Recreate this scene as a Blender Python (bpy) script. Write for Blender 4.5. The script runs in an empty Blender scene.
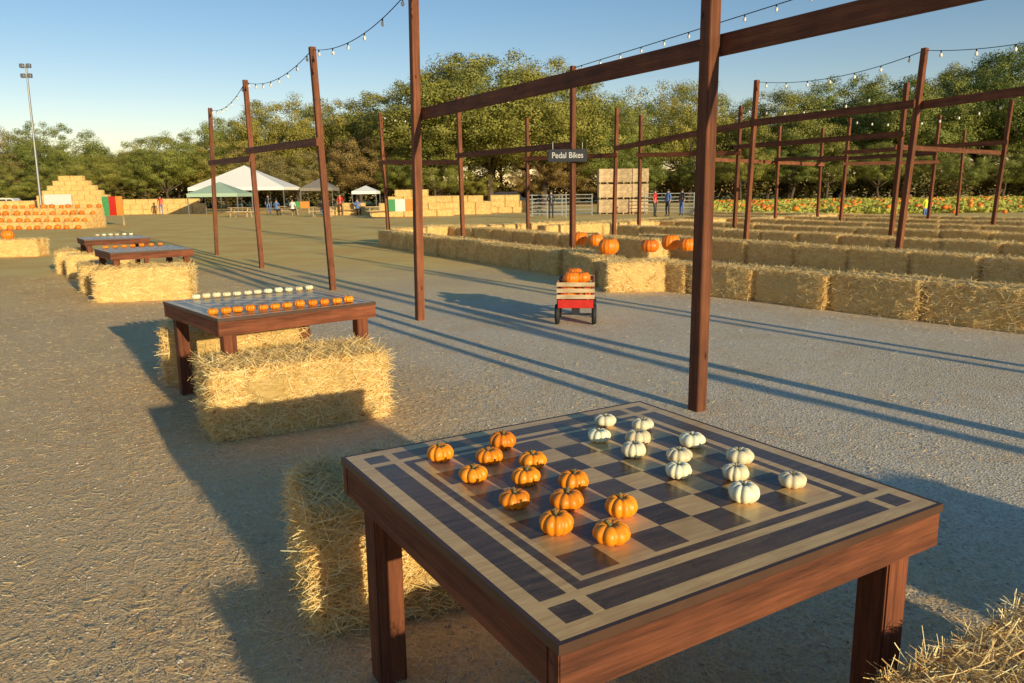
import bpy, bmesh, math, random
import numpy as np
from mathutils import Vector, Matrix, noise
random.seed(7); rng=np.random.default_rng(11)
scene=bpy.context.scene; C=scene.collection
R=math.radians
# ------------------------------------------------------------------ camera
F=770.0; PITCH=R(10.9); ROLL=0.0122; HC=1.6
Rt=Vector((1,0,0)); Up=Vector((0,math.sin(PITCH),math.cos(PITCH))); Fw=Vector((0,math.cos(PITCH),-math.sin(PITCH)))
cr=(Rt-ROLL*Up).normalized(); cu=(Up+ROLL*Rt).normalized()
cam=bpy.data.cameras.new('camera'); co=bpy.data.objects.new('camera',cam); C.objects.link(co)
M=Matrix((cr,cu,-Fw)).transposed().to_4x4(); M.translation=Vector((0,0,HC)); co.matrix_world=M
cam.sensor_width=36; cam.lens=F/1024*36; cam.clip_end=3000; cam.clip_start=.05; scene.camera=co
def ray(px,py): return cr*((px-512)/F)+cu*((341.5-py)/F)+Fw
def G(px,py,z=0.0):
    d=ray(px,py); t=(z-HC)/d.z; return Vector((d.x*t,d.y*t,z))
def atY(px,py,Y):
    d=ray(px,py); t=Y/d.y; return Vector((d.x*t,Y,HC+d.z*t))
# ------------------------------------------------------------------ materials
def nmat(name):
    m=bpy.data.materials.new(name); m.use_nodes=True; nt=m.node_tree; b=nt.nodes['Principled BSDF']; return m,nt,b
def N(nt,t,**k):
    n=nt.nodes.new(t)
    for a,v in k.items():
        if a in n.inputs: n.inputs[a].default_value=v
        else: setattr(n,a,v)
    return n
def ramp(nt,fac,stops):
    r=nt.nodes.new('ShaderNodeValToRGB'); e=r.color_ramp.elements
    while len(e)<len(stops): e.new(.5)
    for i,(p,c) in enumerate(stops): e[i].position=p; e[i].color=(*c,1)
    nt.links.new(fac,r.inputs[0]); return r.outputs[0]
def mapn(nt,scale,coord='Object'):
    t=nt.nodes.new('ShaderNodeTexCoord'); mp=nt.nodes.new('ShaderNodeMapping'); mp.inputs['Scale'].default_value=scale
    nt.links.new(t.outputs[coord],mp.inputs[0]); return mp.outputs[0]
def noi(nt,vec,scale,detail=4,rough=.6,dist=0):
    n=N(nt,'ShaderNodeTexNoise'); n.inputs['Scale'].default_value=scale; n.inputs['Detail'].default_value=detail
    n.inputs['Roughness'].default_value=rough; n.inputs['Distortion'].default_value=dist
    nt.links.new(vec,n.inputs['Vector']); return n.outputs['Fac']
def mixc(nt,f,a,b,mode='MIX'):
    m=nt.nodes.new('ShaderNodeMixRGB'); m.blend_type=mode
    for i,v in ((0,f),(1,a),(2,b)):
        if hasattr(v,'links'): nt.links.new(v,m.inputs[i])
        elif i==0: m.inputs[0].default_value=v
        else: m.inputs[i].default_value=(*v,1)
    return m.outputs[0]
def bump(nt,b,h,strength,dist):
    n=nt.nodes.new('ShaderNodeBump'); n.inputs['Strength'].default_value=strength; n.inputs['Distance'].default_value=dist
    nt.links.new(h,n.inputs['Height']); nt.links.new(n.outputs[0],b.inputs['Normal']); return n
def plain(name,c,rough=.6,metal=0,var=.25,scale=12):
    m,nt,b=nmat(name); v=mapn(nt,(1,1,1)); f=noi(nt,v,scale)
    c2=tuple(x*(1-var) for x in c); nt.links.new(ramp(nt,f,[(.3,c2),(.7,c)]),b.inputs['Base Color'])
    b.inputs['Roughness'].default_value=rough; b.inputs['Metallic'].default_value=metal; return m
def wood(name,stretch,c1,c2,rough=.6,bmp=.25):
    m,nt,b=nmat(name); v=mapn(nt,stretch); f=noi(nt,v,14,6,.65,.6); g=noi(nt,mapn(nt,(1,1,1)),3,3); ff=noi(nt,v,60,4,.7)
    oi=nt.nodes.new('ShaderNodeObjectInfo')
    c=ramp(nt,mixc(nt,.35,f,ff),[(.34,c1),(.62,c2)]); c=mixc(nt,ramp(nt,g,[(.35,(.75,.75,.75)),(.65,(0,0,0))]),c,mixc(nt,.5,c,(.02,.01,.008)))
    tint=ramp(nt,oi.outputs['Random'],[(0,(.75,.75,.75)),(1,(1.15,1.1,1.05))]); c=mixc(nt,1,c,tint,'MULTIPLY')
    vo=N(nt,'ShaderNodeTexVoronoi'); vo.inputs['Scale'].default_value=5; nt.links.new(mapn(nt,tuple(.5+.5*s for s in stretch)),vo.inputs['Vector'])
    k=ramp(nt,vo.outputs['Distance'],[(.03,(.2,.2,.2)),(.1,(1,1,1))]); c=mixc(nt,1,c,k,'MULTIPLY')
    nt.links.new(c,b.inputs['Base Color']); b.inputs['Roughness'].default_value=rough; b.inputs['Specular IOR Level'].default_value=.3; bump(nt,b,mixc(nt,.5,f,ff),bmp,.008); return m
RED1=(.055,.016,.009); RED2=(.33,.105,.046)
wood_x=wood('stained_wood_x',(.08,1.6,1.6),RED1,RED2,.75,.8)
wood_z=wood('stained_wood_z',(1.6,1.6,.08),RED1,RED2,.75,.8)
BR1=(.09,.03,.016); BR2=(.32,.11,.046)
post_mat=wood('weathered_post',(1.6,1.6,.06),BR1,BR2,.75,.5)
beam_mat=wood('weathered_beam',(.06,1.6,1.6),BR1,BR2,.75,.5)
palewood=wood('pale_wood',(.08,1.6,1.6),(.45,.33,.19),(.78,.62,.4),.6)
crate_wood=wood('crate_wood',(.2,1,1),(.52,.37,.2),(.8,.6,.37),.8)
def inlay(name,c1,c2,rough,spec):
    m,nt,b=nmat(name); v=mapn(nt,(.9,9,1)); f=noi(nt,v,7,6,.7,.5)
    at=nt.nodes.new('ShaderNodeAttribute'); at.attribute_name='tone'
    c=ramp(nt,f,[(.3,c1),(.7,c2)]); t=ramp(nt,at.outputs['Fac'],[(0,(.7,.66,.62)),(1,(1.1,1.05,1))]); c=mixc(nt,1,c,t,'MULTIPLY')
    d=noi(nt,mapn(nt,(1,1,1)),2.2,5,.7); c=mixc(nt,ramp(nt,d,[(.48,(0,0,0)),(.75,(.3,.3,.3))]),c,(.38,.25,.13))
    dust=noi(nt,mapn(nt,(1,1,1)),90,3,.8); c=mixc(nt,ramp(nt,dust,[(.6,(0,0,0)),(.75,(.25,.25,.25))]),c,(.6,.44,.26))
    nt.links.new(c,b.inputs['Base Color'])
    r=nt.nodes.new('ShaderNodeMapRange'); nt.links.new(d,r.inputs[0]); r.inputs['To Min'].default_value=rough-.12; r.inputs['To Max'].default_value=rough+.2
    nt.links.new(r.outputs[0],b.inputs['Roughness']); b.inputs['Specular IOR Level'].default_value=spec; bump(nt,b,f,.12,.002); return m
top_light=inlay('light_inlay',(.68,.39,.15),(1,.69,.3),.26,.28)
top_dark=inlay('dark_inlay',(.06,.036,.02),(.19,.115,.06),.22,.27)
top_edge=plain('dark_trim',(.09,.042,.025),.5)
def straw_body():
    m,nt,b=nmat('straw_body'); a=noi(nt,mapn(nt,(.5,4,7)),14,6,.75,1.2); s=noi(nt,mapn(nt,(2,1.5,5)),22,5,.8,2.5)
    l=noi(nt,mapn(nt,(1,1,1)),3,3); f=mixc(nt,.5,a,s)
    c=ramp(nt,f,[(.3,(.36,.2,.055)),(.45,(.8,.51,.17)),(.6,(1,.74,.3)),(.75,(1,.86,.46))])
    c=mixc(nt,l,c,mixc(nt,.25,c,(.6,.37,.14))); nt.links.new(c,b.inputs['Base Color']); b.inputs['Roughness'].default_value=.8
    bump(nt,b,f,1,.026); return m
straw_b=straw_body()
def toned(name,stops,rough=.7,trans=0,vary=False):
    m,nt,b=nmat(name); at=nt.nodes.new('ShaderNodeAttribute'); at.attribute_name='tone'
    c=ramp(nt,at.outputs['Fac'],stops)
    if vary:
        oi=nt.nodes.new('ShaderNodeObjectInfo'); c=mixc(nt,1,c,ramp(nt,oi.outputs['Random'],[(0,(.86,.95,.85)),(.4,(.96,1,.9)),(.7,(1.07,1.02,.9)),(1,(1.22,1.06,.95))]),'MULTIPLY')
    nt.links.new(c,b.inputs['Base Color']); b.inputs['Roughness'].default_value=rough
    if trans:
        tr=nt.nodes.new('ShaderNodeBsdfTranslucent'); nt.links.new(c,tr.inputs[0]); mx=nt.nodes.new('ShaderNodeMixShader'); mx.inputs[0].default_value=trans
        nt.links.new(b.outputs[0],mx.inputs[1]); nt.links.new(tr.outputs[0],mx.inputs[2]); nt.links.new(mx.outputs[0],nt.nodes['Material Output'].inputs[0])
    return m
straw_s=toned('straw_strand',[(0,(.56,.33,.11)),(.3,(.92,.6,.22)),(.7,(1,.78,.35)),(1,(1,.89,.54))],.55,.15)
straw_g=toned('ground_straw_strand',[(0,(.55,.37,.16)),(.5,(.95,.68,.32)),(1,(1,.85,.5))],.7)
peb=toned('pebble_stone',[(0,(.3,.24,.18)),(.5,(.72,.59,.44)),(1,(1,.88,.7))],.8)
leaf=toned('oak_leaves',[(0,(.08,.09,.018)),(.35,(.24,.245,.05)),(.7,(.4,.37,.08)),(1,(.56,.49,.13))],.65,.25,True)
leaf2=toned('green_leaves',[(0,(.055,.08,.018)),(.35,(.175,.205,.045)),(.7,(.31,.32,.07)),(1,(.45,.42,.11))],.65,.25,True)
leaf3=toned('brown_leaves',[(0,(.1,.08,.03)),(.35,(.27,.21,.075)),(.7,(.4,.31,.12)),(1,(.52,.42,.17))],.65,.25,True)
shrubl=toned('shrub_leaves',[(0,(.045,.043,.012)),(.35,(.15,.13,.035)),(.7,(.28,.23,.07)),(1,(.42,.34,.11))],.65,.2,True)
vine=toned('vine_leaves',[(0,(.22,.25,.035)),(.5,(.55,.54,.08)),(1,(.85,.72,.18))],.6,.3)
bark=plain('bark',(.14,.1,.07),.9,0,.5,3)
twine_m=plain('twine',(.35,.16,.07),.8)
def pump(name,stops,rough):
    m,nt,b=nmat(name); f=noi(nt,mapn(nt,(1,1,.4)),6,5,.6); oi=nt.nodes.new('ShaderNodeObjectInfo')
    c=ramp(nt,f,stops); t=ramp(nt,oi.outputs['Random'],[(0,(.85,.75,.65)),(1,(1.05,1.1,1.1))]); c=mixc(nt,1,c,t,'MULTIPLY')
    s=noi(nt,mapn(nt,(1,1,1)),40,2); c=mixc(nt,ramp(nt,s,[(.62,(0,0,0)),(.75,(.4,.4,.4))]),c,tuple(x*.6 for x in stops[-1][1]))
    nt.links.new(c,b.inputs['Base Color']); b.inputs['Roughness'].default_value=rough; b.inputs['Subsurface Weight'].default_value=.05
    bump(nt,b,s,.1,.01); return m
orange=pump('orange_skin',[(.3,(.86,.23,.008)),(.7,(1,.36,.012))],.38)
orange_d=pump('deep_orange_skin',[(.3,(.84,.18,.008)),(.7,(1,.28,.012))],.42)
cream=pump('cream_skin',[(.3,(.8,.74,.5)),(.7,(.95,.9,.68))],.4)
stem_m=plain('stem',(.2,.17,.07),.8,0,.5,30)
stem_g=plain('green_stem',(.24,.2,.08),.8,0,.5,30)
black=plain('black_rubber',(.02,.02,.02),.7); redp=plain('red_paint',(.65,.03,.02),.35); metal=plain('steel',(.35,.35,.36),.4,.8)
galv=plain('galvanised_steel',(.5,.49,.47),.5,.3)
whitep=plain('white_paint',(.8,.77,.72),.5,0,.1); whitef=plain('white_fabric',(.92,.9,.86),.8,0,.08); greenf=plain('green_fabric',(.42,.56,.42),.8,0,.1)
letterm=plain('sign_lettering',(.6,.59,.56),.6,0,.1)
tanf=plain('tan_fabric',(.3,.26,.22),.8); dark_m=plain('dark_paint',(.03,.03,.04),.4); glassm=plain('dark_glass',(.02,.03,.04),.08)
skinm=plain('skin',(.5,.32,.22),.6); hairm=plain('hair',(.05,.03,.02),.7)
greenp=plain('green_paint',(.08,.35,.12),.6); bluep=plain('blue_paint',(.1,.2,.5),.6); orangep=plain('orange_paint',(.8,.3,.05),.6); yellowp=plain('yellow_cloth',(.8,.78,.03),.7)
def bulbm():
    m,nt,b=nmat('bulb_glass'); f=noi(nt,mapn(nt,(1,1,1)),9); nt.links.new(ramp(nt,f,[(.3,(.8,.74,.62)),(.7,(.92,.87,.78))]),b.inputs['Base Color']); b.inputs['Roughness'].default_value=.12; return m
bulb_m=bulbm()
def ground_mat():
    m,nt,b=nmat('gravel_ground'); v=mapn(nt,(1,1,1)); g=nt.nodes.new('ShaderNodeNewGeometry')
    fine=noi(nt,v,130,5,.8); mid=noi(nt,v,14,6,.7); big=noi(nt,v,.55,5,.6,.4); patch=noi(nt,v,2.2,5,.65,.8)
    vo=N(nt,'ShaderNodeTexVoronoi'); vo.inputs['Scale'].default_value=75; nt.links.new(v,vo.inputs['Vector'])
    vo2=N(nt,'ShaderNodeTexVoronoi'); vo2.inputs['Scale'].default_value=150; nt.links.new(v,vo2.inputs['Vector'])
    stone=mixc(nt,.5,ramp(nt,vo.outputs['Color'],[(.15,(.36,.29,.21)),(.5,(.92,.75,.54)),(.85,(1,.93,.74))]),ramp(nt,vo2.outputs['Color'],[(.1,(.42,.34,.25)),(.5,(.94,.77,.56)),(.9,(1,.93,.74))]))
    dirt=ramp(nt,fine,[(.3,(.72,.52,.32)),(.7,(1,.82,.55))])
    sx=nt.nodes.new('ShaderNodeSeparateXYZ'); nt.links.new(g.outputs['Position'],sx.inputs[0])
    def lin(a,bx,by,lo,hi):
        m1=nt.nodes.new('ShaderNodeMath'); m1.operation='MULTIPLY'; m1.inputs[1].default_value=bx; nt.links.new(sx.outputs[0],m1.inputs[0])
        m2=nt.nodes.new('ShaderNodeMath'); m2.operation='MULTIPLY_ADD'; m2.inputs[1].default_value=by; nt.links.new(sx.outputs[1],m2.inputs[0]); nt.links.new(m1.outputs[0],m2.inputs[2])
        m3=nt.nodes.new('ShaderNodeMath'); m3.operation='MULTIPLY_ADD'; m3.inputs[1].default_value=a; nt.links.new(big,m3.inputs[0]); nt.links.new(m2.outputs[0],m3.inputs[2])
        mr=nt.nodes.new('ShaderNodeMapRange'); mr.inputs['From Min'].default_value=lo; mr.inputs['From Max'].default_value=hi; nt.links.new(m3.outputs[0],mr.inputs[0]); return mr.outputs[0]
    warm=lin(3,.86,.51,5.2,2.6)
    gravel=mixc(nt,ramp(nt,patch,[(.45,(.15,.15,.15)),(.7,(.6,.6,.6))]),stone,dirt)
    dusty=mixc(nt,ramp(nt,mixc(nt,.5,patch,mid),[(.42,(.85,.85,.85)),(.6,(.3,.3,.3))]),mixc(nt,1,stone,(1,.89,.73),'MULTIPLY'),mixc(nt,1,dirt,(1,.9,.74),'MULTIPLY'))
    c=mixc(nt,warm,gravel,dusty)
    c=mixc(nt,ramp(nt,patch,[(.5,(0,0,0)),(.66,(.4,.4,.4))]),c,mixc(nt,1,c,(.84,.76,.66),'MULTIPLY'))
    far=lin(10,0,1,15,24)
    field=ramp(nt,mixc(nt,.5,mid,big),[(.35,(1,.56,.16)),(.6,(1,.74,.28))])
    c=mixc(nt,far,c,field); c=mixc(nt,ramp(nt,big,[(.35,(.3,.3,.3)),(.6,(0,0,0))]),c,mixc(nt,1,c,(.8,.72,.6),'MULTIPLY'))
    nt.links.new(c,b.inputs['Base Color']); b.inputs['Roughness'].default_value=.95; b.inputs['Specular IOR Level'].default_value=.03
    h=mixc(nt,.2,mixc(nt,.6,fine,vo.outputs['Distance']),mixc(nt,.5,mid,patch)); bump(nt,b,h,.5,.016); return m
gmat=ground_mat()
# ------------------------------------------------------------------ mesh helpers
class MB:
    def __init__(s): s.v=[]; s.f=[]; s.m=[]
    def add(s,vs,fs,mi=0):
        o=len(s.v); s.v+= [tuple(v) for v in vs]; s.f+=[tuple(i+o for i in f) for f in fs]; s.m+=[mi]*len(fs)
    def box(s,c,size,rot=0,mi=0,tilt=None):
        hx,hy,hz=[a/2 for a in size]; vs=[]
        mt=Matrix.Rotation(rot,3,'Z')
        if tilt is not None: mt=mt@tilt
        for x in (-hx,hx):
            for y in (-hy,hy):
                for z in (-hz,hz): vs.append(Vector(c)+mt@Vector((x,y,z)))
        s.add(vs,[(0,1,3,2),(4,6,7,5),(0,4,5,1),(2,3,7,6),(0,2,6,4),(1,5,7,3)],mi)
    def tube(s,p0,p1,r0,r1=None,n=8,mi=0,cap=True):
        r1=r0 if r1 is None else r1; p0=Vector(p0); p1=Vector(p1); d=(p1-p0).normalized()
        a=d.orthogonal().normalized(); b=d.cross(a); vs=[]
        for p,r in ((p0,r0),(p1,r1)):
            for i in range(n):
                t=2*math.pi*i/n; vs.append(p+a*math.cos(t)*r+b*math.sin(t)*r)
        fs=[(i,(i+1)%n,n+(i+1)%n,n+i) for i in range(n)]
        if cap: fs+= [tuple(range(n))[::-1],tuple(range(n,2*n))]
        s.add(vs,fs,mi)
    def lathe(s,prof,n=16,axis='Z',c=(0,0,0),mi=0):
        vs=[]
        for r,z in prof:
            for i in range(n):
                t=2*math.pi*i/n; p=(r*math.cos(t),r*math.sin(t),z)
                if axis=='X': p=(z,p[0],p[1])
                if axis=='Y': p=(p[0],z,p[1])
                vs.append(Vector(p)+Vector(c))
        fs=[]
        for k in range(len(prof)-1):
            for i in range(n): fs.append((k*n+i,k*n+(i+1)%n,(k+1)*n+(i+1)%n,(k+1)*n+i))
        s.add(vs,fs,mi)
    def mesh(s,name,mats,bevel=0,smooth=False):
        me=bpy.data.meshes.new(name); me.from_pydata(s.v,[],s.f)
        for m in (mats if isinstance(mats,(list,tuple)) else [mats]): me.materials.append(m)
        me.polygons.foreach_set('material_index',s.m)
        bm=bmesh.new(); bm.from_mesh(me)
        if bevel: bmesh.ops.bevel(bm,geom=bm.edges[:],offset=bevel,segments=2,affect='EDGES')
        bmesh.ops.recalc_face_normals(bm,faces=bm.faces[:]); bm.to_mesh(me); bm.free()
        if smooth: me.polygons.foreach_set('use_smooth',[True]*len(me.polygons))
        return me
    def obj(s,name,mats,parent=None,loc=(0,0,0),bevel=0,smooth=False,rot=0):
        return link(name,s.mesh(name,mats,bevel,smooth),parent,loc,rot)
def link(name,me,parent=None,loc=(0,0,0),rot=0):
    o=bpy.data.objects.new(name,me); C.objects.link(o); o.location=loc; o.rotation_euler=(0,0,rot)
    if parent is not None: o.parent=parent
    return o
def tag(o,label,cat,group=None):
    o['label']=label; o['category']=cat
    if group: o['group']=group
    return o
def thing(name,label,cat,loc=(0,0,0),rot=0,group=None):
    o=bpy.data.objects.new(name,None); C.objects.link(o); o.location=loc; o.rotation_euler=(0,0,rot); o.empty_display_size=.1
    return tag(o,label,cat,group)
def dup(root,loc,rot=0,label=None,group=None,scale=None):
    r=root.copy(); C.objects.link(r); r.location=loc; r.rotation_euler=(0,0,rot)
    if label: r['label']=label
    if group: r['group']=group
    if scale is not None: r.scale=scale if hasattr(scale,'__len__') else (scale,)*3
    for ch in list(root.children):
        c=ch.copy(); C.objects.link(c); c.parent=r
        for g in ch.children:
            d=g.copy(); C.objects.link(d); d.parent=c
    return r
ORD=['first','second','third','fourth','fifth','sixth','seventh','eighth','ninth','tenth','eleventh','twelfth','thirteenth','fourteenth','fifteenth','sixteenth','seventeenth','eighteenth','nineteenth','twentieth']
ORD+=['twenty-'+o for o in ORD[:9]]+['thirtieth']+['thirty-'+o for o in ORD[:9]]+['fortieth']+['forty-'+o for o in ORD[:9]]
def structure(o): o['kind']='structure'; return o
# ------------------------------------------------------------------ ground
gm=bpy.data.meshes.new('ground'); S=1500
gm.from_pydata([(-S,-S,0),(S,-S,0),(S,S,0),(-S,S,0)],[],[(0,1,2,3)]); gm.materials.append(gmat); structure(link('ground',gm))
def quad_mesh(name,V,tone,mats,extra=None):
    n=len(V)//4; vs=V.tolist(); fs=np.arange(n*4).reshape(n,4).tolist(); mi=[0]*n; t=list(tone)
    if extra:
        ev,ef,em=extra; o=len(vs); vs+=ev; fs+=[tuple(i+o for i in f) for f in ef]; mi+=[em]*len(ef); t+=[.5]*len(ef)
    me=bpy.data.meshes.new(name); me.from_pydata(vs,[],fs)
    for m in mats: me.materials.append(m)
    me.polygons.foreach_set('material_index',mi)
    a=me.attributes.new('tone','FLOAT','FACE'); a.data.foreach_set('value',np.array(t,dtype=np.float32)); return me
def strand_quads(pos,dr,nrm,ln,w):
    side=np.cross(dr,nrm); side/= (np.linalg.norm(side,axis=1,keepdims=True)+1e-9)
    p0=pos-dr*ln[:,None]*.35; p1=pos+dr*ln[:,None]*.65; s=side*w[:,None]*.5
    return np.stack([p0-s,p0+s,p1+s*.6,p1-s*.6],1).reshape(-1,3)
# ------------------------------------------------------------------ hay bales
BL,BW,BH=1.2,.56,.48
def bale_meshes(seed,n,wid,L=BL,W=BW,H=BH,messy=1.0,rnd=8):
    bm=bmesh.new(); bmesh.ops.create_cube(bm,size=2.0); bmesh.ops.subdivide_edges(bm,edges=bm.edges[:],cuts=13,use_grid_fill=True)
    off=Vector((seed*7.3,seed*3.1,0))
    for v in bm.verts:
        p=v.co.copy(); e=[abs(a)**rnd for a in p]; k=max(0,sum(e)-1); sc=1-.06*min(k,1)-.035*max(0,min(k-1,1))
        q=Vector((p.x*L/2,p.y*W/2,p.z*H/2))*sc
        nn=noise.noise_vector(q*5+off)*.03+noise.noise_vector(q*16+off)*.015
        fl=math.sin(q.x*48+4*noise.noise(q*3+off))*.007
        q+=nn*messy; q.y+=fl*(1 if p.y>0 else -1); q.z+=fl*(1 if p.z>0 else -1)
        q.z=max(q.z+H/2,0.0) if p.z>-.99 else 0.0
        v.co=q
    me0=bpy.data.meshes.new('t'); bm.to_mesh(me0); bm.free()
    ev=[tuple(v.co) for v in me0.vertices]; ef=[tuple(p.vertices) for p in me0.polygons]; bpy.data.meshes.remove(me0)
    r=np.random.default_rng(seed)
    faces=[((0,-1,0),(1,0,0),(0,0,1),L,H,W/2),((0,1,0),(1,0,0),(0,0,1),L,H,W/2),((0,0,1),(1,0,0),(0,1,0),L,W,H/2),((1,0,0),(0,1,0),(0,0,1),W,H,L/2),((-1,0,0),(0,1,0),(0,0,1),W,H,L/2)]
    ar=np.array([f[3]*f[4] for f in faces]); pk=r.choice(5,n,p=ar/ar.sum())
    nr=np.array([f[0] for f in faces],float)[pk]; t1=np.array([f[1] for f in faces],float)[pk]; t2=np.array([f[2] for f in faces],float)[pk]
    a=(r.random(n)-.5)*np.array([f[3] for f in faces])[pk]*.98; b=(r.random(n)-.5)*np.array([f[4] for f in faces])[pk]*.98; dd=np.array([f[5] for f in faces])[pk]
    pos=t1*a[:,None]+t2*b[:,None]+nr*(dd+r.normal(0,.006,n)*messy-.002)[:,None]; pos[:,2]+=H/2
    th=np.where(r.random(n)<.45,r.uniform(0,6.28,n),r.normal(0,.45,n)+np.where(r.random(n)<.5,0,math.pi))
    dr=t1*np.cos(th)[:,None]+t2*np.sin(th)[:,None]+nr*(np.abs(r.normal(0,.22,n))*messy)[:,None]; dr/=np.linalg.norm(dr,axis=1,keepdims=True)
    rn=nr+r.normal(0,.5,(n,3)); ln=r.uniform(.04,.15,n)*(1 if messy<=1 else 1.1); w=r.uniform(.6,1.3,n)*wid
    V=strand_quads(pos,dr,rn,ln,w); V[:,2]=np.maximum(V[:,2],.004)
    tone=np.clip(r.normal(.55,.28,n),0,1)
    body=quad_mesh('straw_body',V,tone,[straw_s,straw_b],(ev,ef,1))
    tw=[]
    for y in (-W*.24,W*.24):
        m=MB(); pts=[(-L/2+.02,0.01),(-L/2-.004,.06),(-L/2-.004,H-.05),(-L/2+.04,H+.006),(L/2-.04,H+.006),(L/2+.004,H-.05),(L/2+.004,.06),(L/2-.02,.01)]
        for (x0,z0),(x1,z1) in zip(pts,pts[1:]): m.tube((x0,y,z0),(x1,y,z1),.0035,n=5)
        tw.append(m.mesh('twine',twine_m))
    return body,tw
def make_bale(ms,label,loc,rot,group='hay bales'):
    t=thing('hay_bale',label,'hay bale',loc,rot,group); link('straw_body',ms[0],t)
    for w in ms[1]: link('twine',w,t)
    return t
MED=[bale_meshes(20+i,6500,.006,L=1.17,messy=1.25,rnd=11) for i in range(4)]
protos={}
bale_centres=[]
def bale(x,y,rot,label,group,z=0,v=None,scale=(1,1,1),far=False):
    k=random.randrange(4) if v is None else v
    if k not in protos:
        t=make_bale(MED[k],label,(x,y,z),rot,group); protos[k]=t
    else:
        t=dup(protos[k],(x,y,z),rot+(math.pi if random.random()<.5 else 0),label,group)
    t.scale=scale
    if not far: bale_centres.append((x,y,rot))
    return t
def near_bale(seed,n,x,y,rot,label,scale=(1,1,1),messy=1.5,w=.0045):
    t=make_bale(bale_meshes(seed,n,w,messy=messy,rnd=5),label,(x,y,0),rot,'hay bales around the tables'); t.scale=scale; bale_centres.append((x,y,rot)); return t
UA=R(30.8); u=Vector((math.cos(UA),math.sin(UA),0)); e=Vector((-math.sin(UA),math.cos(UA),0))
near_bale(1,26000,-.27,3.06,R(22),'shaggy hay bale tucked under the left edge of the nearest checkers table',w=.0036,messy=2.2)
near_bale(2,22000,-1.57,5.40,R(29),'sunlit hay bale seat between the nearest table and the second table',w=.0042,messy=2.0)
near_bale(3,32000,1.5,1.71,R(31),'loose hay bale at the bottom right corner, in front of nearest table',scale=(1,1,.88),messy=1.3,w=.0036)
near_bale(4,9000,-2.5,6.88,R(20),'hay bale under the second checkers table, sticking out at its left')
bale(.66,.9,R(31),'unseen hay bale added before the near side of the nearest table for its shadow','hay bales around the tables',scale=(.8,1,.95))  # out of view, added to extend the table's shadow at lower left
bale(-5.85,12.3,R(14),'hay bale seat in front of the third checkers table from the camera','hay bales around the tables',scale=(1.2,1,1.1))
bale(-9.7,17.2,R(110),'hay bale seat left of the farthest checkers table','hay bales around the tables')
bale(-7.3,13.6,R(120),'hay bale seat at the left side of the third table','hay bales around the tables')
bale(-8.5,16.0,R(20),'hay bale seat in front of the farthest checkers table','hay bales around the tables')
bale(3.3,1.5,R(31),'unseen hay bale added right of the nearest table to shade the gravel','unseen shadow-casting bales')  # out of view, added to darken the gravel at right with its shadow
# ------------------------------------------------------------------ checkers tables
TH=.77; Q=.83; HB=.515*Q; PIT=HB*2/8
def tabletop():
    o_=[a*Q for a in (.535,.568,.602,.684,.736,.75)]
    ln=[-a for a in o_[::-1]]+[-HB+PIT*i for i in range(9)]+o_; n=len(ln); z=TH
    vs=[];fs=[];mi=[];tn=[]
    for j in range(n):
        for i in range(n): vs.append((ln[i],ln[j],z))
    for j in range(n-1):
        for i in range(n-1):
            fs.append((j*n+i,j*n+i+1,(j+1)*n+i+1,(j+1)*n+i)); ax,ay=abs((ln[i]+ln[i+1])/2),abs((ln[j]+ln[j+1])/2); m=0; mx=max(ax,ay); mn=min(ax,ay)
            if mx>o_[4]: m=2
            elif mx<HB: m=1 if (i+j)%2==0 else 0
            elif o_[0]<mx<o_[1]: m=1
            elif o_[2]<mx<o_[3] and (mn<o_[1] or mn>o_[2]): m=1
            mi.append(m); tn.append(random.random() if (ax<HB and ay<HB) else random.choice((.6,.8,.7)))
    o=len(vs); h=.75*Q
    for zz in (TH,TH-.022):
        vs+=[(-h,-h,zz),(h,-h,zz),(h,h,zz),(-h,h,zz)]
    for a in range(4): fs.append((o+a,o+4+a,o+4+(a+1)%4,o+(a+1)%4)); mi.append(2); tn.append(.5)
    fs.append((o+4,o+7,o+6,o+5)); mi.append(2); tn.append(.5)
    me=bpy.data.meshes.new('tabletop'); me.from_pydata(vs,[],fs)
    for m in (top_light,top_dark,top_edge): me.materials.append(m)
    me.polygons.foreach_set('material_index',mi); a=me.attributes.new('tone','FLOAT','FACE'); a.data.foreach_set('value',np.array(tn,dtype=np.float32)); return me
Bc=G(557,640,TH); Cc=G(941,500,TH); Ac=G(338,460,TH); Dc=G(640,402,TH); ctr=(Ac+Bc+Cc+Dc)/4
t1=thing('checkers_table','large square wooden checkers table nearest the camera, with orange and white mini pumpkins','table',(ctr.x,ctr.y,0),UA,'checkers tables')
link('tabletop',tabletop(),t1)
hw=.75*Q; AH=.1; za=TH-.022-AH/2-.0005
m=MB(); m.box((0,0,0),(2*hw-.006,.038,AH)); ap=m.mesh('apron_board',wood_x,.003)
m=MB(); m.box((0,0,0),(2*hw-.09,.038,AH-.002)); ap2=m.mesh('apron_board',wood_x,.003)
link('apron_board',ap,t1,(0,-hw+.023,za)); link('apron_board',ap,t1,(0,hw-.023,za),math.pi)
link('apron_board',ap2,t1,(-hw+.023,0,za),R(90)); link('apron_board',ap2,t1,(hw-.023,0,za),R(-90))
m=MB(); m.box((0,0,(TH-.03)/2),(.092,.092,TH-.03)); lg=m.mesh('leg',wood_z,.005)
for a in (-1,1):
    for b in (-1,1): link('leg',lg,t1,(a*.527,b*.527,0),R(90)*(a+b)/2)
t2=dup(t1,(-1.95,6.12,0),R(40),'second checkers table from the camera, with rows of white and orange mini pumpkins')
t3=dup(t1,(-6.1,12.85,0),R(38),'third checkers table from the camera, beyond the sunlit bales on the left')
t4=dup(t1,(-8.55,16.7,0),R(35),'farthest of the four checkers tables on the left')
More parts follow.
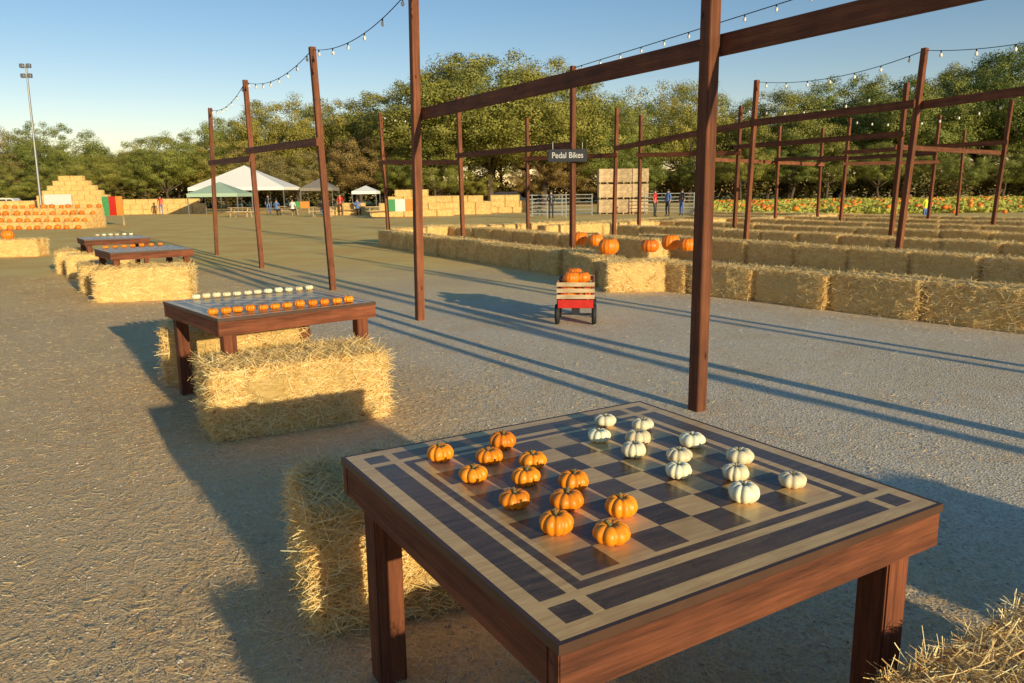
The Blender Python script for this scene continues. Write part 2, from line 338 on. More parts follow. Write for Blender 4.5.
# ------------------------------------------------------------------ pumpkins
def pumpkin_mesh(seed,ribs=10,flat=.68,depth=.13,nu=60,nv=22,stem=1.0):
    r=random.Random(seed); vs=[];fs=[]; amp=[r.uniform(.75,1.2) for _ in range(ribs)]
    for j in range(nv+1):
        th=math.pi*j/nv; sp=math.sin(th)
        for i in range(nu):
            a=2*math.pi*i/nu; q=a/(2*math.pi)*ribs+.15*math.sin(a*2+seed); k=int(q)%ribs; f=q-int(q)
            rb=abs(math.cos(math.pi*(f-.5)))**.5
            rad=1-depth*(1-rb)*1.6*amp[k]
            rr=sp**.85*rad*(1+.03*math.sin(a+seed)); z=math.cos(th)*(1-.10*(1-rb))
            dip=.42*math.exp(-(rr/.33)**2)
            z=z-dip*(1 if th<math.pi/2 else -.7); vs.append((rr,0,z,a))
    vs=[(p[0]*math.cos(p[3]),p[0]*math.sin(p[3]),(p[2])*flat) for p in vs]
    zm=min(v[2] for v in vs); vs=[(x,y,z-zm) for x,y,z in vs]
    for j in range(nv):
        for i in range(nu): fs.append((j*nu+i,(j+1)*nu+i,(j+1)*nu+(i+1)%nu,j*nu+(i+1)%nu))
    me=bpy.data.meshes.new('pumpkin_skin'); me.from_pydata(vs,[],fs); me.polygons.foreach_set('use_smooth',[True]*len(fs))
    zt=vs[0][2]
    m=MB(); p=Vector((0,0,zt-.05)); d=Vector((r.uniform(-.25,.25),r.uniform(-.25,.25),1)).normalized(); rad=.17*stem
    for k in range(5):
        q=p+d*.105*stem; nr_=.17*stem*(1-.15*(k+1)) if k<4 else .1*stem
        m.tube(p,q,rad,nr_,7); p=q; rad=nr_; d=(d+Vector((r.uniform(-.35,.35),r.uniform(-.35,.35),0))).normalized()
    return me,m
def pumpkin_proto(seed,skin,stm,**k):
    me,m=pumpkin_mesh(seed,**k); me.materials.append(skin); sm=m.mesh('stem',stm,0,True); return me,sm
PO=[pumpkin_proto(i,orange,stem_g,flat=.6+.05*(i%3),ribs=9+i%3,depth=.16) for i in range(4)]
PW=[pumpkin_proto(10+i,cream,stem_g,flat=.6+.05*(i%3),ribs=9+i%3,depth=.15,stem=.8) for i in range(4)]
PB=[pumpkin_proto(30+i,orange_d,stem_m,flat=.78+.07*(i%3),ribs=13,depth=.07) for i in range(3)]
PL=[pumpkin_proto(40+i,orange_d,stem_m,flat=.82,ribs=12,depth=.08,nu=24,nv=10) for i in range(2)]
def pumpkin(kind,x,y,z,r,label,group=None,name='pumpkin',cat='pumpkin'):
    me,sm=random.choice(kind); a=random.uniform(0,6.28)
    o=link(name,me,None,(x,y,z),a); o.scale=(r,r,r); tag(o,label,cat,group)
    s=link('stem',sm,o); return o
rown=['nearest','second nearest','third nearest','farthest']
OR=[('leftmost',[(556,523),(515,498),(473,473),(440,453)]),('middle',[(611,532),(567,499),(526,476),(489,455)]),('rightmost',[(621,506),(574,481),(533,459),(503,441)])]
WH=[('leftmost',[(679,469),(634,449),(638,437),(599,434)]),('middle',[(744,492),(679,454),(643,423),(605,419)]),('rightmost',[(793,478),(736,471),(740,455),(692,439)])]
for kind,sets,cname,par in ((PO,OR,'orange','orange mini pumpkins on the nearest board'),(PW,WH,'white','white mini pumpkins on the nearest board')):
    for nm,ps in sets:
        for k,(px,py) in enumerate(ps):
            p=G(px,py,TH+.026)
            pumpkin(kind,p.x,p.y,TH+.0005,random.uniform(.042,.047)*(1 if cname=='orange' else .93),f'{cname} mini pumpkin, {rown[k]} of four in the {nm} {cname} column',par,'mini_pumpkin','mini pumpkin')
def prow(kind,x0,y0,x1,y1,n,r,lab,grp):
    for k in range(n):
        f=(k+random.uniform(-.05,.05))/(n-1); p=G(x0+(x1-x0)*f,y0+(y1-y0)*f,TH+.025); pumpkin(kind,p.x,p.y,TH+.0005,r*random.uniform(.95,1.05),f'{lab}, {ORD[k]} from the left',grp,'mini_pumpkin','mini pumpkin')
prow(PO,213,311,349,299,12,.04,'orange mini pumpkin on the second table','orange mini pumpkins on the second table')
prow(PW,196,296,309,287,12,.036,'white mini pumpkin on the second table','white mini pumpkins on the second table')
prow(PO,106,247,160,244,7,.045,'orange mini pumpkin on the third table','orange mini pumpkins on the third table')
prow(PW,97,235,131,234,6,.045,'white mini pumpkin on the farthest table','white mini pumpkins on the farthest table')
# ------------------------------------------------------------------ posts, beams, strings
posts={}
def post(key,base,top,label,w=.098):
    d=top-base; m=MB(); h=w/2; rot=Matrix.Rotation(UA,3,'Z'); vs=[]
    for o in (Vector((0,0,0)),d):
        for sx,sy in ((-h,-h),(h,-h),(h,h),(-h,h)): vs.append(o+rot@Vector((sx,sy,0)))
    m.add(vs,[(0,3,2,1),(4,5,6,7),(0,1,5,4),(1,2,6,5),(2,3,7,6),(3,0,4,7)])
    o=m.obj('wooden_post',post_mat,None,base,bevel=.004); tag(o,label,'post','wooden frame posts'); posts[key]=(base,top)
def post_px(key,bx,by,tx,ty,label):
    b=G(bx,by); t=atY(tx,ty,b.y); post(key,b,t,label)
def post_top(key,tx,ty,H,lean,label):
    d=ray(tx,ty); k=(H-HC)/d.z; t=Vector((d.x*k,d.y*k,H)); post(key,Vector((t.x+lean,t.y,0)),t,label)
b0=G(697,410); post('p0',b0,Vector((b0.x+.0,b0.y,4.1)),'thick red-brown wooden post just behind the nearest table')
b2=G(420,320); post('p2',b2,Vector((b2.x+.06,b2.y,4.1)),'tall red-brown post left of the red wagon')
post_px('p3',333,290,312,47,'leaning post right of the two left rear posts, behind second table')
post_px('p4',262,268,245,80,'post with crossbeam, second from left edge of the frame row')
post_px('p5',217,255,210,108,'leftmost wooden post, beside the white canopy')
pm=b0+Vector((2.56,-4.34,0)); post('pm',pm,pm+Vector((0,0,4.1)),'red-brown post at the near end of the big beam')
post('q0',Vector((6.5,7.5,0)),Vector((6.5,7.5,4.5)),'red-brown post right of the front bale wall')
post('s0',Vector((6.3,4.4,0)),Vector((6.3,4.4,4.0)),'unseen post added to cast a shadow streak over the gravel lane, farther one')  # off-camera, added only for shadow streaks on the lane
post('s1',Vector((8.8,.2,0)),Vector((8.8,.2,4.0)),'unseen post added to cast a shadow streak over the gravel lane, nearer one')  # second off-camera shadow post of the added pair
post('y0',Vector((5.1,2.2,0)),Vector((5.1,2.2,4.0)),'unseen thick post added to shade the gravel right of nearest table, farther one',w=.14)  # off-camera, added as a shadow caster for the right-hand gravel
post('y1',Vector((7.6,-2.1,0)),Vector((7.6,-2.1,4.0)),'unseen thick post added to shade the gravel right of nearest table, nearer one',w=.14)  # other added off-camera post, also there for its shadow
post_top('q1',573,66,4.1,0,'post directly beside the pedal bikes sign')
post_top('q2',458,97,4.1,.05,'post amid the left bale wall, second from its left end')
post_top('q3',380,113,4.1,.12,'post at the left end of the bale wall')
post_top('r0',925,48,4.1,-.2,'tall post rising from the bales near the right edge')
post_top('r1',757,80,4.1,-.1,'post right of the thick near post, amid the bale rows')
post_top('r2',617,108,4.1,-.05,'thin post just right of the pedal bikes sign')
post_top('r3',527,118,4.1,0,'thin post between the sign and the left bale wall')
post_top('v0',907,83,4.1,-.1,'thin post immediately left of the tall right-hand post')
post_top('v1',741,106,4.1,-.05,'thin post beside the thick near post, farther back')
post_top('v2',641,115,4.1,0,'thin post, second to the right of the pedal bikes sign')
post_top('w0',1012,100,4.1,-.2,'post nearest the right edge of the photo')
post_top('w1',850,118,4.1,-.1,'thin post halfway between the thick near post and tall right-hand post')
post_top('w2',780,126,4.1,0,'far thin post left of the pumpkin field')
post_top('x0',940,115,4.1,-.1,'far thin post right of the tall right-hand post')
post_top('x1',823,128,4.1,0,'farthest thin post before the right-hand trees')
post_top('x2',965,130,4.1,0,'far thin post, second right of the tall right-hand post')
post_top('x3',700,124,4.1,0,'far thin post hidden close behind the thick near post')
def beam(a,b,h1,h2,label,ext=.12,hh=.17,side=-1):
    A=posts[a][0].copy(); B=posts[b][0].copy()
    A=A+(posts[a][1]-A)*(h1/(posts[a][1].z)); B=B+(posts[b][1]-B)*(h2/(posts[b][1].z))
    d=B-A; L=d.length; n=d.cross(Vector((0,0,1))).normalized()
    if n.dot(u)*side<0: n=-n
    A=A+n*.078; B=B+n*.078; mid=(A+B)/2
    m=MB(); m.box((0,0,0),(L+2*ext,.045,hh)); o=m.obj('wooden_beam',beam_mat,None,mid,bevel=.004)
    o.rotation_euler=d.to_track_quat('X','Z').to_euler(); tag(o,label,'beam','wooden frame crossbeams')
def hz(k,px,py): return atY(px,py,posts[k][0].y).z
beam('p2','pm',hz('p2',418,114),hz('p0',705,47)+.02,'big crossbeam passing the thick near post and leaving by the top right corner',0.1,.14,1)
beam('p3','p4',hz('p3',320,142),hz('p4',250,151),'short crossbeam between the second and third posts from left',hh=.13)
beam('p4','p5',hz('p4',250,152)-.15,hz('p5',213,163),'short crossbeam between the two leftmost posts',hh=.13)
beam('q1','q2',2.55,2.6,'crossbeam running left from the pedal bikes sign',hh=.13)
beam('q2','q3',2.42,2.6,'crossbeam at the left end of the bale wall',hh=.13)
beam('r0','r1',hz('r0',920,104),hz('r1',757,123),'crossbeam between tall right-hand post and post behind thick near post',hh=.15,ext=.0)
beam('r1','r2',hz('r1',757,123)-.01,2.9,'crossbeam passing behind the thick near post at sign height',hh=.15,ext=-.01)
beam('r2','r3',2.7,2.75,'far crossbeam behind the pedal bikes sign',hh=.14)
rxp=Vector((posts['r0'][0].x*2-posts['r1'][0].x,posts['r0'][0].y*2-posts['r1'][0].y,0))
post('rx',rxp,rxp+Vector((0,0,4.1)),'red-brown post right of the second bale wall')
beam('r0','rx',hz('r0',920,104)-.02,hz('r0',920,104)+.02,'crossbeam leaving the right edge from the tall right-hand post',side=1,hh=.15)
beam('v0','v1',2.9,2.9,'thin crossbeam behind the second bale wall',hh=.14)
beam('v1','v2',2.72,2.8,'thin far crossbeam left of the thick near post',hh=.14)
beam('w0','w1',2.9,2.9,'thin far crossbeam by the right edge',hh=.14)
beam('w1','w2',2.72,2.8,'thin far crossbeam before the pumpkin field',hh=.14)
beam('x0','x1',2.8,2.8,'farthest crossbeam on the right',hh=.14)
beam('x1','x3',2.62,2.8,'farthest crossbeam near the middle',hh=.14)
beam('w0','v0',2.6,2.6,'cross tie beam between the tall right-hand post and edge post',hh=.12)
beam('x0','w1',2.5,2.5,'far tie beam left of the tall right-hand post',hh=.12)
beam('s0','s1',2.55,2.55,'unseen crossbeam added to cast a shadow streak over the gravel lane')  # added out of view, throws a wide shadow streak on the ground
beam('y0','y1',1.9,1.9,'unseen wide crossbeam added to shade the gravel right of the nearest table',hh=.24)  # added out of view, deep so that its shadow band is broad
mb_=MB(); mb_.tube((0,0,-.045),(0,0,.0),.014,.016,8,0); mb_.lathe([(.012,-.045),(.03,-.075),(.034,-.1),(.025,-.125),(.006,-.135)],10,mi=1)
bulbmesh=mb_.mesh('bulb',[black,bulb_m],0,True)
def string(pts,label,sag=.35,bs=.7,wr=.006,gap=.6):
    t=thing('string_lights',label,'string lights',pts[0],0,'string lights'); o0=Vector(pts[0]); m=MB(); bl=[]
    for a,b in zip(pts,pts[1:]):
        a=Vector(a);b=Vector(b); k=24; prev=a
        for i in range(1,k+1):
            f=i/k; p=a.lerp(b,f)-Vector((0,0,sag*4*f*(1-f))); m.tube(prev-o0,p-o0,wr,n=4,cap=False); prev=p
        nb=max(3,int((b-a).length/gap))
        for i in range(nb):
            f=(i+.5)/nb; bl.append(a.lerp(b,f)-Vector((0,0,sag*4*f*(1-f)))-o0)
    m.obj('wire',black,t)
    for p in bl:
        b=link('bulb',bulbmesh,t,p,random.uniform(0,6)); b.scale=(bs*.8,)*3
T=lambda k:posts[k][1]-Vector((0,0,.04))
string([T('p5'),T('p4'),T('p3'),T('p2')],'bulb string draped over the leftmost posts against the sky',.22,bs=.9)
string([T('p2'),T('p0'),T('pm')],'bulb string high above the big crossbeam',.12,bs=.6)
string([T('q1'),T('q0')],'bulb string rising right from the post beside the sign',.02,bs=.9,wr=.008)
string([T('q3'),T('q2'),T('q1')],'bulb string left of the pedal bikes sign',.3,bs=.9,wr=.008)
string([T('r1'),T('r0'),T('rx')],'bulb string over the right-hand bale walls',.2,bs=1.05,wr=.008)
string([T('v1'),T('v0')],'far bulb string across the right-hand trees',.3,bs=1.1,wr=.009)
string([T('w1'),T('w0')],'farthest bulb string near the right edge',.3,bs=1.2,wr=.01)
# sign
sp=posts['q1'][0]; sY=sp.y-.15; sc_=atY(567.5,155.5,sY)
sg=thing('pedal_bikes_sign','small dark sign reading Pedal Bikes hanging from the crossbeam','sign',sc_,R(-3))
m=MB(); m.box((0,0,0),(.8,.025,.25)); m.obj('sign_board',dark_m,sg,bevel=.004)
cv=bpy.data.curves.new('txt','FONT'); cv.body='Pedal Bikes'; cv.size=.165; cv.align_x='CENTER'; cv.align_y='CENTER'; cv.extrude=.002; cv.offset=.0015
to=bpy.data.objects.new('txt',cv); C.objects.link(to); bpy.context.view_layer.update()
lm=bpy.data.meshes.new_from_object(to.evaluated_get(bpy.context.evaluated_depsgraph_get())); bpy.data.objects.remove(to); lm.materials.clear(); lm.materials.append(letterm)
lo=link('lettering',lm,sg,(0,-.017,0)); lo.rotation_euler=(R(90),0,0); lo.scale=(.86,1,1)
m=MB()
for x in (-.3,.3): m.tube((x,0,.12),(x,0,.26),.006,n=5)
m.obj('hanger',metal,sg)
# ------------------------------------------------------------------ bale maze
A0=G(1020,334)+u*.3; D1=(G(663,291)+u*.3-A0); L1=D1.length; d1=D1.normalized(); a1=math.atan2(d1.y,d1.x)
s=-2.5; row=[]
while s<L1-.2: row.append(s); s+=1.21
for i,s in enumerate(row[::-1]):
    p=A0+d1*(s+.6); bale(p.x,p.y,a1+random.uniform(-.08,.0),f'hay bale in the front right maze wall, {ORD[i]} from its left end','front right bale wall',scale=(1,1,random.uniform(.95,1.04)))
q=G(607,293); bale(q.x+.55,q.y+.35,R(8),'corner hay bale right behind the wagon, at the left end of front wall','corner bales')
q2=G(563,276); dv=Vector((q2.x-q.x,q2.y-q.y,0)).normalized(); aa=math.atan2(dv.y,dv.x)
for i in range(2):
    p=q+dv*(1.45+1.21*i)+Vector((.3,0,0)); bale(p.x,p.y,aa,f'hay bale in the short wall behind the wagon, {("nearer","farther")[i]} one','corner bales')
E0=G(558,276)+u*.3; E1=G(384,247)+u*.3; dd=(E1-E0); n_=int(dd.length/1.21)+1; d2=dd.normalized()
for i in range(n_):
    p=E0+d2*(.6+1.21*i); bale(p.x,p.y,math.atan2(d2.y,d2.x)+random.uniform(-.06,.02),f'hay bale in the left maze wall, {ORD[i]} from its near end','left bale wall',scale=(1,1,random.uniform(.95,1.04)))
def wall(o,dirv,n,lab,grp,skip=()):
    a=math.atan2(dirv.y,dirv.x)
    for i in range(n):
        if i in skip: continue
        p=o+dirv*(1.22*i); bale(p.x,p.y,a+random.uniform(-.08,.01),f'hay bale in the {lab}, {ORD[i]} from near end',grp,scale=(1,1,random.uniform(1.02,1.1)))
M3=Vector((10.6,7.8,0))
wall(M3,e,12,'second right maze wall','second bale wall')
wall(M3+u*3.4-e*1,e,17,'third right maze wall','third bale wall')
wall(M3+u*6.8+e*1,e,17,'fourth right maze wall','fourth bale wall')
wall(M3+u*10.2+e*3,e,17,'fifth right maze wall','fifth bale wall')
wall(M3+u*13.6+e*5,e,18,'sixth right maze wall','sixth bale wall')
wall(M3+u*17+e*7,e,18,'seventh right maze wall','seventh bale wall')
wall(E0+u*3.2+e*1.6,e,10,'inner wall behind left maze wall','inner left bale wall')
wall(E1+e*1.2+u*1,u,10,'far cross wall of the maze','far cross bale wall')
wall(M3+e*21+u*2,u,14,'farthest cross wall of the maze','farthest cross bale wall')
for i,(px,py) in enumerate(((580,238),(596,239),(609,246),(650,244),(671,242),(688,243))):
    zt=.5; p=G(px,py,zt+.14); lab=('orange pumpkin on the bales behind the wagon, '+('leftmost','second from left','third from left','fourth from left','second from right','rightmost')[i])
    pumpkin(PB,p.x,p.y,zt-.01,(.17,.155,.19,.17,.18,.16)[i],lab,'pumpkins on the corner bales')
# ------------------------------------------------------------------ wagon
wl=G(579,326); wg=thing('garden_wagon','red wagon with pale slatted wooden sides, loaded with pumpkins, on gravel lane','wagon',(wl.x,wl.y+.42,0),R(-6))
m=MB(); m.box((0,0,.225),(.42,.84,.012)); 
for s in (-1,1): m.box((s*.21,0,.272),(.012,.84,.1)); m.box((0,s*.42,.272),(.432,.012,.1))
m.obj('tray',redp,wg,bevel=.003)
for s in (-1,1):
    m=MB()
    for z in (.36,.435,.51): m.box((s*.222,0,z),(.014,.86,.05))
    r_=m.obj('side_rail',palewood,wg,bevel=.003)
    m=MB()
    for y in (-.33,0,.33): m.box((s*.203,y,.385),(.01,.03,.3))
    m.obj('stake',redp,r_,bevel=.002)
    m=MB()
    for z in (.36,.435,.51): m.box((0,s*.432,z),(.46,.014,.05))
    r_=m.obj('end_rail',palewood,wg,bevel=.003)
    m=MB()
    for x in (-.15,.15): m.box((x,s*.412,.385),(.03,.01,.3))
    m.obj('stake',redp,r_,bevel=.002)
for sx in (-1,1):
    for sy in (-1,1):
        m=MB(); m.lathe([(.075,-.03),(.105,-.03),(.125,-.018),(.13,0),(.125,.018),(.105,.03),(.075,.03),(.075,-.03)],24,'X'); ty=m.obj('wheel',black,wg,(sx*.225,sy*.3,.13),smooth=True)
        m=MB(); m.lathe([(.001,-.02),(.03,-.022),(.076,-.008),(.076,.008),(.03,.022),(.001,.02)],20,'X'); m.obj('rim',whitep,ty,(0,0,0),smooth=True)
m=MB()
for y in (-.3,.3): m.tube((-.2,y,.13),(.2,y,.13),.01); m.box((0,y,.175),(.1,.06,.09))
m.obj('axle',dark_m,wg)
m=MB(); m.tube((.0,.38,.16),(.05,.62,.16),.011); m.tube((.05,.62,.16),(.12,1.1,.05),.011); m.tube((.06,1.1,.05),(.18,1.1,.05),.012); m.obj('handle',dark_m,wg)
wm=wg.matrix_basis
for i,(x,y,z,r) in enumerate(((-.1,-.27,.36,.11),(.1,-.26,.36,.11),(-.1,0,.38,.12),(.1,.03,.38,.115),(0,.28,.4,.13),(-.06,-.17,.53,.105),(.08,-.1,.54,.1),(-.03,.08,.56,.11))):
    p=wm@Vector((x,y,z)); pumpkin(PB,p.x,p.y,p.z-.05,r,('lower front left','lower front right','middle left','middle right','rear','topmost front left','topmost front right','topmost rear')[i]+' pumpkin in the load of the red wagon','pumpkins in the wagon')
# ------------------------------------------------------------------ pumpkin display on the left
dc=G(45,229); dc.z=0
for tier in range(3):
    for c_ in range(6):
        for z in range(tier+1):
            bale(dc.x-4.4+c_*1.21,dc.y+.3+tier*.7,random.uniform(-.02,.02),f'hay bale in the stepped display, {ORD[tier]} step, {ORD[z]} layer, {ORD[c_]} from left','display bales',z*.36,far=True,scale=(1,1.1,.75))
for tier in range(4):
    for c_ in range(14):
        x=dc.x-4.7+c_*.52+random.uniform(-.1,.1); y=dc.y-.35+tier*.7 if tier else dc.y-.5
        pumpkin(PL,x,y,tier*.36 if tier else 0,random.uniform(.11,.17),f'pumpkin on the stepped bale display, {("ground row","lower row","middle row","top row")[tier]}, {ORD[c_]} from left','pumpkins on the stepped display')
q=G(18,257); bale(q.x-.3,q.y+.3,R(5),'lone hay bale at the left edge with one pumpkin on it','left edge bales',scale=(1.4,1,1))
qq=atY(8,238,q.y+.3); pumpkin(PB,qq.x,q.y+.3,.47,.17,'single pumpkin on the lone bale at the left edge')
def stack(px,Y,counts,lab,grp,rot=0):
    x0=atY(px,200,Y).x
    for z,n in enumerate(counts):
        for i in range(n):
            bale(x0+(i-(n-1)/2)*1.22,Y+random.uniform(-.05,.05),rot+random.uniform(-.03,.03),f'hay bale in the {lab}, {ORD[z]} layer, {ORD[i]} from left',grp,z*.48,far=True)
stack(74,80,(9,8,7,6,5,4,3,2),'broad far-left pyramid stack','pyramid bales')
stack(14,66,(5,4,3),'low stack beside the light pole','light pole bales')
stack(143,77.2,(10,10,9),'long low stack right of pyramid','long stack bales')
stack(412,58,(5,4,3,2),'small central pyramid','small pyramid bales')
stack(460,62,(4,4,3),'block left of the steel pens','block bales')
stack(505,66,(5,4,2),'low stack below dark vehicle','low stack bales')
stack(350,64,(3,2),'short stack beyond picnic tables','short stack bales')
# ------------------------------------------------------------------ light pole
lp=atY(40,198,60); lt=atY(26,66,60)
pl=thing('light_pole','tall slim pole with lamps on top at the far left','light pole',(lp.x,60,0))
m=MB(); dx=lt.x-lp.x; m.tube((0,0,0),(dx,0,lt.z),.11,.06,8); m.obj('pole',metal,pl)
for s,z in ((-1,0),(1,0),(-1,-.7),(1,-.7)):
    m=MB(); m.box((dx+s*.25,-.1,lt.z+z),(.3,.25,.3)); m.obj('lamp_head',metal,pl,bevel=.03)
m=MB(); m.box((dx,0,lt.z),(.6,.08,.08)); m.box((dx,0,lt.z-.7),(.6,.08,.08)); m.obj('crossarm',metal,pl)
# ------------------------------------------------------------------ tents
def tent(px,Y,w,d,he,hp,fab,label,nm='canopy_tent',cat='canopy',rot=0):
    x=atY(px,190,Y).x; t=thing(nm,label,cat,(x,Y,0),rot)
    m=MB(); a,b=w/2,d/2
    hm=he+(hp-he)*.53
    m.add([(-a,-b,he),(a,-b,he),(a,b,he),(-a,b,he),(-a*.46,-b*.46,hm),(a*.46,-b*.46,hm),(a*.46,b*.46,hm),(-a*.46,b*.46,hm),(0,0,hp)],[(0,1,5,4),(1,2,6,5),(2,3,7,6),(3,0,4,7),(4,5,8),(5,6,8),(6,7,8),(7,4,8)])
    m.add([(-a,-b,he),(a,-b,he),(a,b,he),(-a,b,he),(-a,-b,he-.3),(a,-b,he-.3),(a,b,he-.3),(-a,b,he-.3)],[(0,4,5,1),(1,5,6,2),(2,6,7,3),(3,7,4,0)])
    m.obj('canopy_roof',fab,t)
    n=max(2,int(w/3)+1)
    for i in range(n):
        for s in (-1,1):
            mm=MB(); mm.tube((-a+.05+(w-.1)*i/(n-1),s*(b-.05),0),(-a+.05+(w-.1)*i/(n-1),s*(b-.05),he),.05,n=6); mm.obj('tent_pole',metal,t)
tent(246,80,9.4,6,2.5,4.7,whitef,'big white peaked canopy tent by the trees')
tent(220,70,4.4,4,1.9,2.9,greenf,'low pale green canopy tent in front of the white one')
tent(320,84,3.4,3.4,2.4,3.4,tanf,'dim tan canopy tent right of the big white one')
tent(366,84,2.6,2.6,2.0,2.6,whitef,'small white canopy right of the tan one')
def picnic():
    t=thing('picnic_table','x','picnic table'); 
    m=MB()
    for i in range(5): m.box((0,-.3+.15*i,.74),(1.8,.14,.04))
    m.obj('tabletop',palewood,t)
    for s in (-1,1):
        m=MB(); m.box((0,s*.72,.44),(1.8,.26,.04)); m.obj('bench',palewood,t)
        m=MB(); m.box((s*.65,0,.66),(.05,.66,.09)); m.box((s*.65,0,.39),(.05,1.5,.09)); m.tube((s*.65,-.25,.7),(s*.65,-.6,0),.045,n=4); m.tube((s*.65,.25,.7),(s*.65,.6,0),.045,n=4); m.obj('leg_frame',palewood,t)
    return t
pt=picnic(); pts=[(240,62),(287,66),(322,60),(352,64),(378,58)]
for i,(px,Y) in enumerate(pts):
    x=atY(px,200,Y).x; lab=f'wooden picnic table near the canopies, {ORD[i]} from the left'
    if i==0: pt.location=(x,Y,0); pt['label']=lab; pt['group']='picnic tables'
    else: dup(pt,(x,Y,0),random.uniform(-.4,.4),lab,'picnic tables')
# people
def person_mesh(seated):
    if seated:
        V=[(0,0,.52),(0,0,.8),(0,0,1.05),(0,0,1.13),(0,-.02,1.28),(.12,0,.5),(.13,-.42,.5),(.13,-.45,.06),(.13,-.55,.04),(-.12,0,.5),(-.13,-.42,.5),(-.13,-.45,.06),(-.13,-.55,.04),(.19,0,1.02),(.23,-.1,.76),(.12,-.35,.8),(-.19,0,1.02),(-.23,-.1,.76),(-.12,-.35,.8)]
    else:
        V=[(0,0,.95),(0,0,1.2),(0,0,1.44),(0,0,1.52),(0,-.02,1.66),(.1,0,.9),(.11,-.02,.5),(.12,.02,.08),(.12,-.12,.03),(-.1,0,.9),(-.11,-.04,.5),(-.12,0,.08),(-.12,-.14,.03),(.19,0,1.4),(.25,.02,1.12),(.24,-.1,.86),(-.19,0,1.4),(-.25,.02,1.12),(-.24,-.08,.86)]
    E=[(0,1),(1,2),(2,3),(3,4),(0,5),(5,6),(6,7),(7,8),(0,9),(9,10),(10,11),(11,12),(2,13),(13,14),(14,15),(2,16),(16,17),(17,18)]
    rad=[.14,.13,.13,.06,.105,.1,.07,.045,.04,.1,.07,.045,.04,.065,.045,.035,.065,.045,.035]
    me=bpy.data.meshes.new('pp'); me.from_pydata(V,E,[]); o=bpy.data.objects.new('pp',me); C.objects.link(o)
    o.modifiers.new('s','SKIN'); o.modifiers.new('b','SUBSURF').levels=1
    for i,r_ in enumerate(rad): me.skin_vertices[0].data[i].radius=(r_,r_*.85)
    me.skin_vertices[0].data[0].use_root=True
    bpy.context.view_layer.update()
    out=bpy.data.meshes.new_from_object(o.evaluated_get(bpy.context.evaluated_depsgraph_get())); bpy.data.objects.remove(o); return out
PM={s:person_mesh(s) for s in (True,False)}
def person(px,Y,seated,shirt,trousers,label,rot=0,sc=1.0,z=0):
    me=PM[seated].copy(); me.materials.clear()
    for m in (skinm,shirt,trousers,black): me.materials.append(m)
    for p in me.polygons:
        c=p.center; p.use_smooth=True; k=1
        if seated:
            if c.z>1.1: k=0
            elif c.z<.1: k=3
            elif c.z<.58: k=2
            elif c.y<-.25: k=0
        else:
            if c.z>1.5: k=0
            elif c.z<.09: k=3
            elif c.z<.93 and abs(c.x)<.2: k=2
            elif c.z<1.1 and abs(c.x)>.2: k=0
        p.material_index=k
    x=atY(px,200,Y).x; o=link('person',me,None,(x,Y,z),rot); o.scale=(sc,)*3; tag(o,label,'person','people in the background')
    hz_=1.3 if seated else 1.68
    m=MB(); m.lathe([(.001,.1),(.06,.085),(.1,.04),(.112,-.01),(.1,-.06)],12,c=(0,.015,hz_)); m.obj('hair',hairm,o,smooth=True)
person(276,64.6,True,bluep,dark_m,'seated person in blue at the picnic tables, left one',3.1)
person(292,65,True,whitep,dark_m,'seated person in white at the picnic table left of middle',3.1)
person(340,63,False,redp,dark_m,'standing person in red among the picnic tables',.5)
person(322,59.1,True,dark_m,bluep,'seated person in dark shirt at the middle picnic table',3.1)
person(357,62.9,True,bluep,dark_m,'seated person in blue, right part of the picnic area',3.1)
person(268,70,False,dark_m,bluep,'standing person in dark top under the white canopy',.2)
person(160,74,False,redp,bluep,'person in red standing by the long bale stack',.2)
person(655,50,False,redp,dark_m,'person in red beside the steel pens',1)
person(668,51,False,bluep,dark_m,'person in blue beside the steel pens',-1)
person(682,52,False,dark_m,bluep,'person in dark clothes at the right end of the pens',-1)
person(551,49,False,dark_m,dark_m,'person in dark clothes standing in front of the steel pens',.3)
person(926,37,False,yellowp,bluep,'child in a bright yellow shirt behind the far bale walls',.4,.72)
def pen(px0,px1,Y,label):
    a=atY(px0,200,Y).x; b=atY(px1,200,Y).x; n=max(2,round((b-a)/1.8)); t=thing('livestock_pen_fence',label,'fence',(a,Y,0),0,'pen fences')
    for i in range(n+1):
        m=MB(); m.tube(((b-a)*i/n,0,0),((b-a)*i/n,0,1.5),.035,n=6); m.obj('fence_post',galv,t)
    for i in range(n):
        m=MB()
        for z in (.2,.45,.7,.95,1.2,1.45): m.tube(((b-a)*i/n,0,z),((b-a)*(i+1)/n,0,z),.028,n=6)
        m.obj('rail_panel',galv,t)
pen(528,566,50,'grey steel pen panels left of the wooden bins'); pen(532,592,54,'grey steel pen panels just behind the front pen'); pen(645,694,56,'grey steel pen panels right of the wooden bins')
bx0=atY(606,200,58).x
for z in range(3):
    for i in range(3):
        t=thing('harvest_bin',f'pale wooden harvest bin, {("bottom","middle","top")[z]} layer, {("left","middle","right")[i]} stack','bin',(bx0+i*1.22,58,z*1.1),0,'harvest bins')
        m=MB()
        for k in range(4): m.box((0,-.58,.24+.235*k),(1.18,.03,.23)); m.box((0,.58,.24+.235*k),(1.18,.03,.23)); m.box((-.575,0,.24+.235*k),(.03,1.12,.23)); m.box((.575,0,.24+.235*k),(.03,1.12,.23))
        m.obj('slatted_sides',crate_wood,t)
        m=MB(); 
        for s in (-.5,0,.5): m.box((s,0,.05),(.09,1.16,.09))
        m.box((0,0,.11),(1.12,1.1,.025)); m.obj('pallet_base',crate_wood,t)
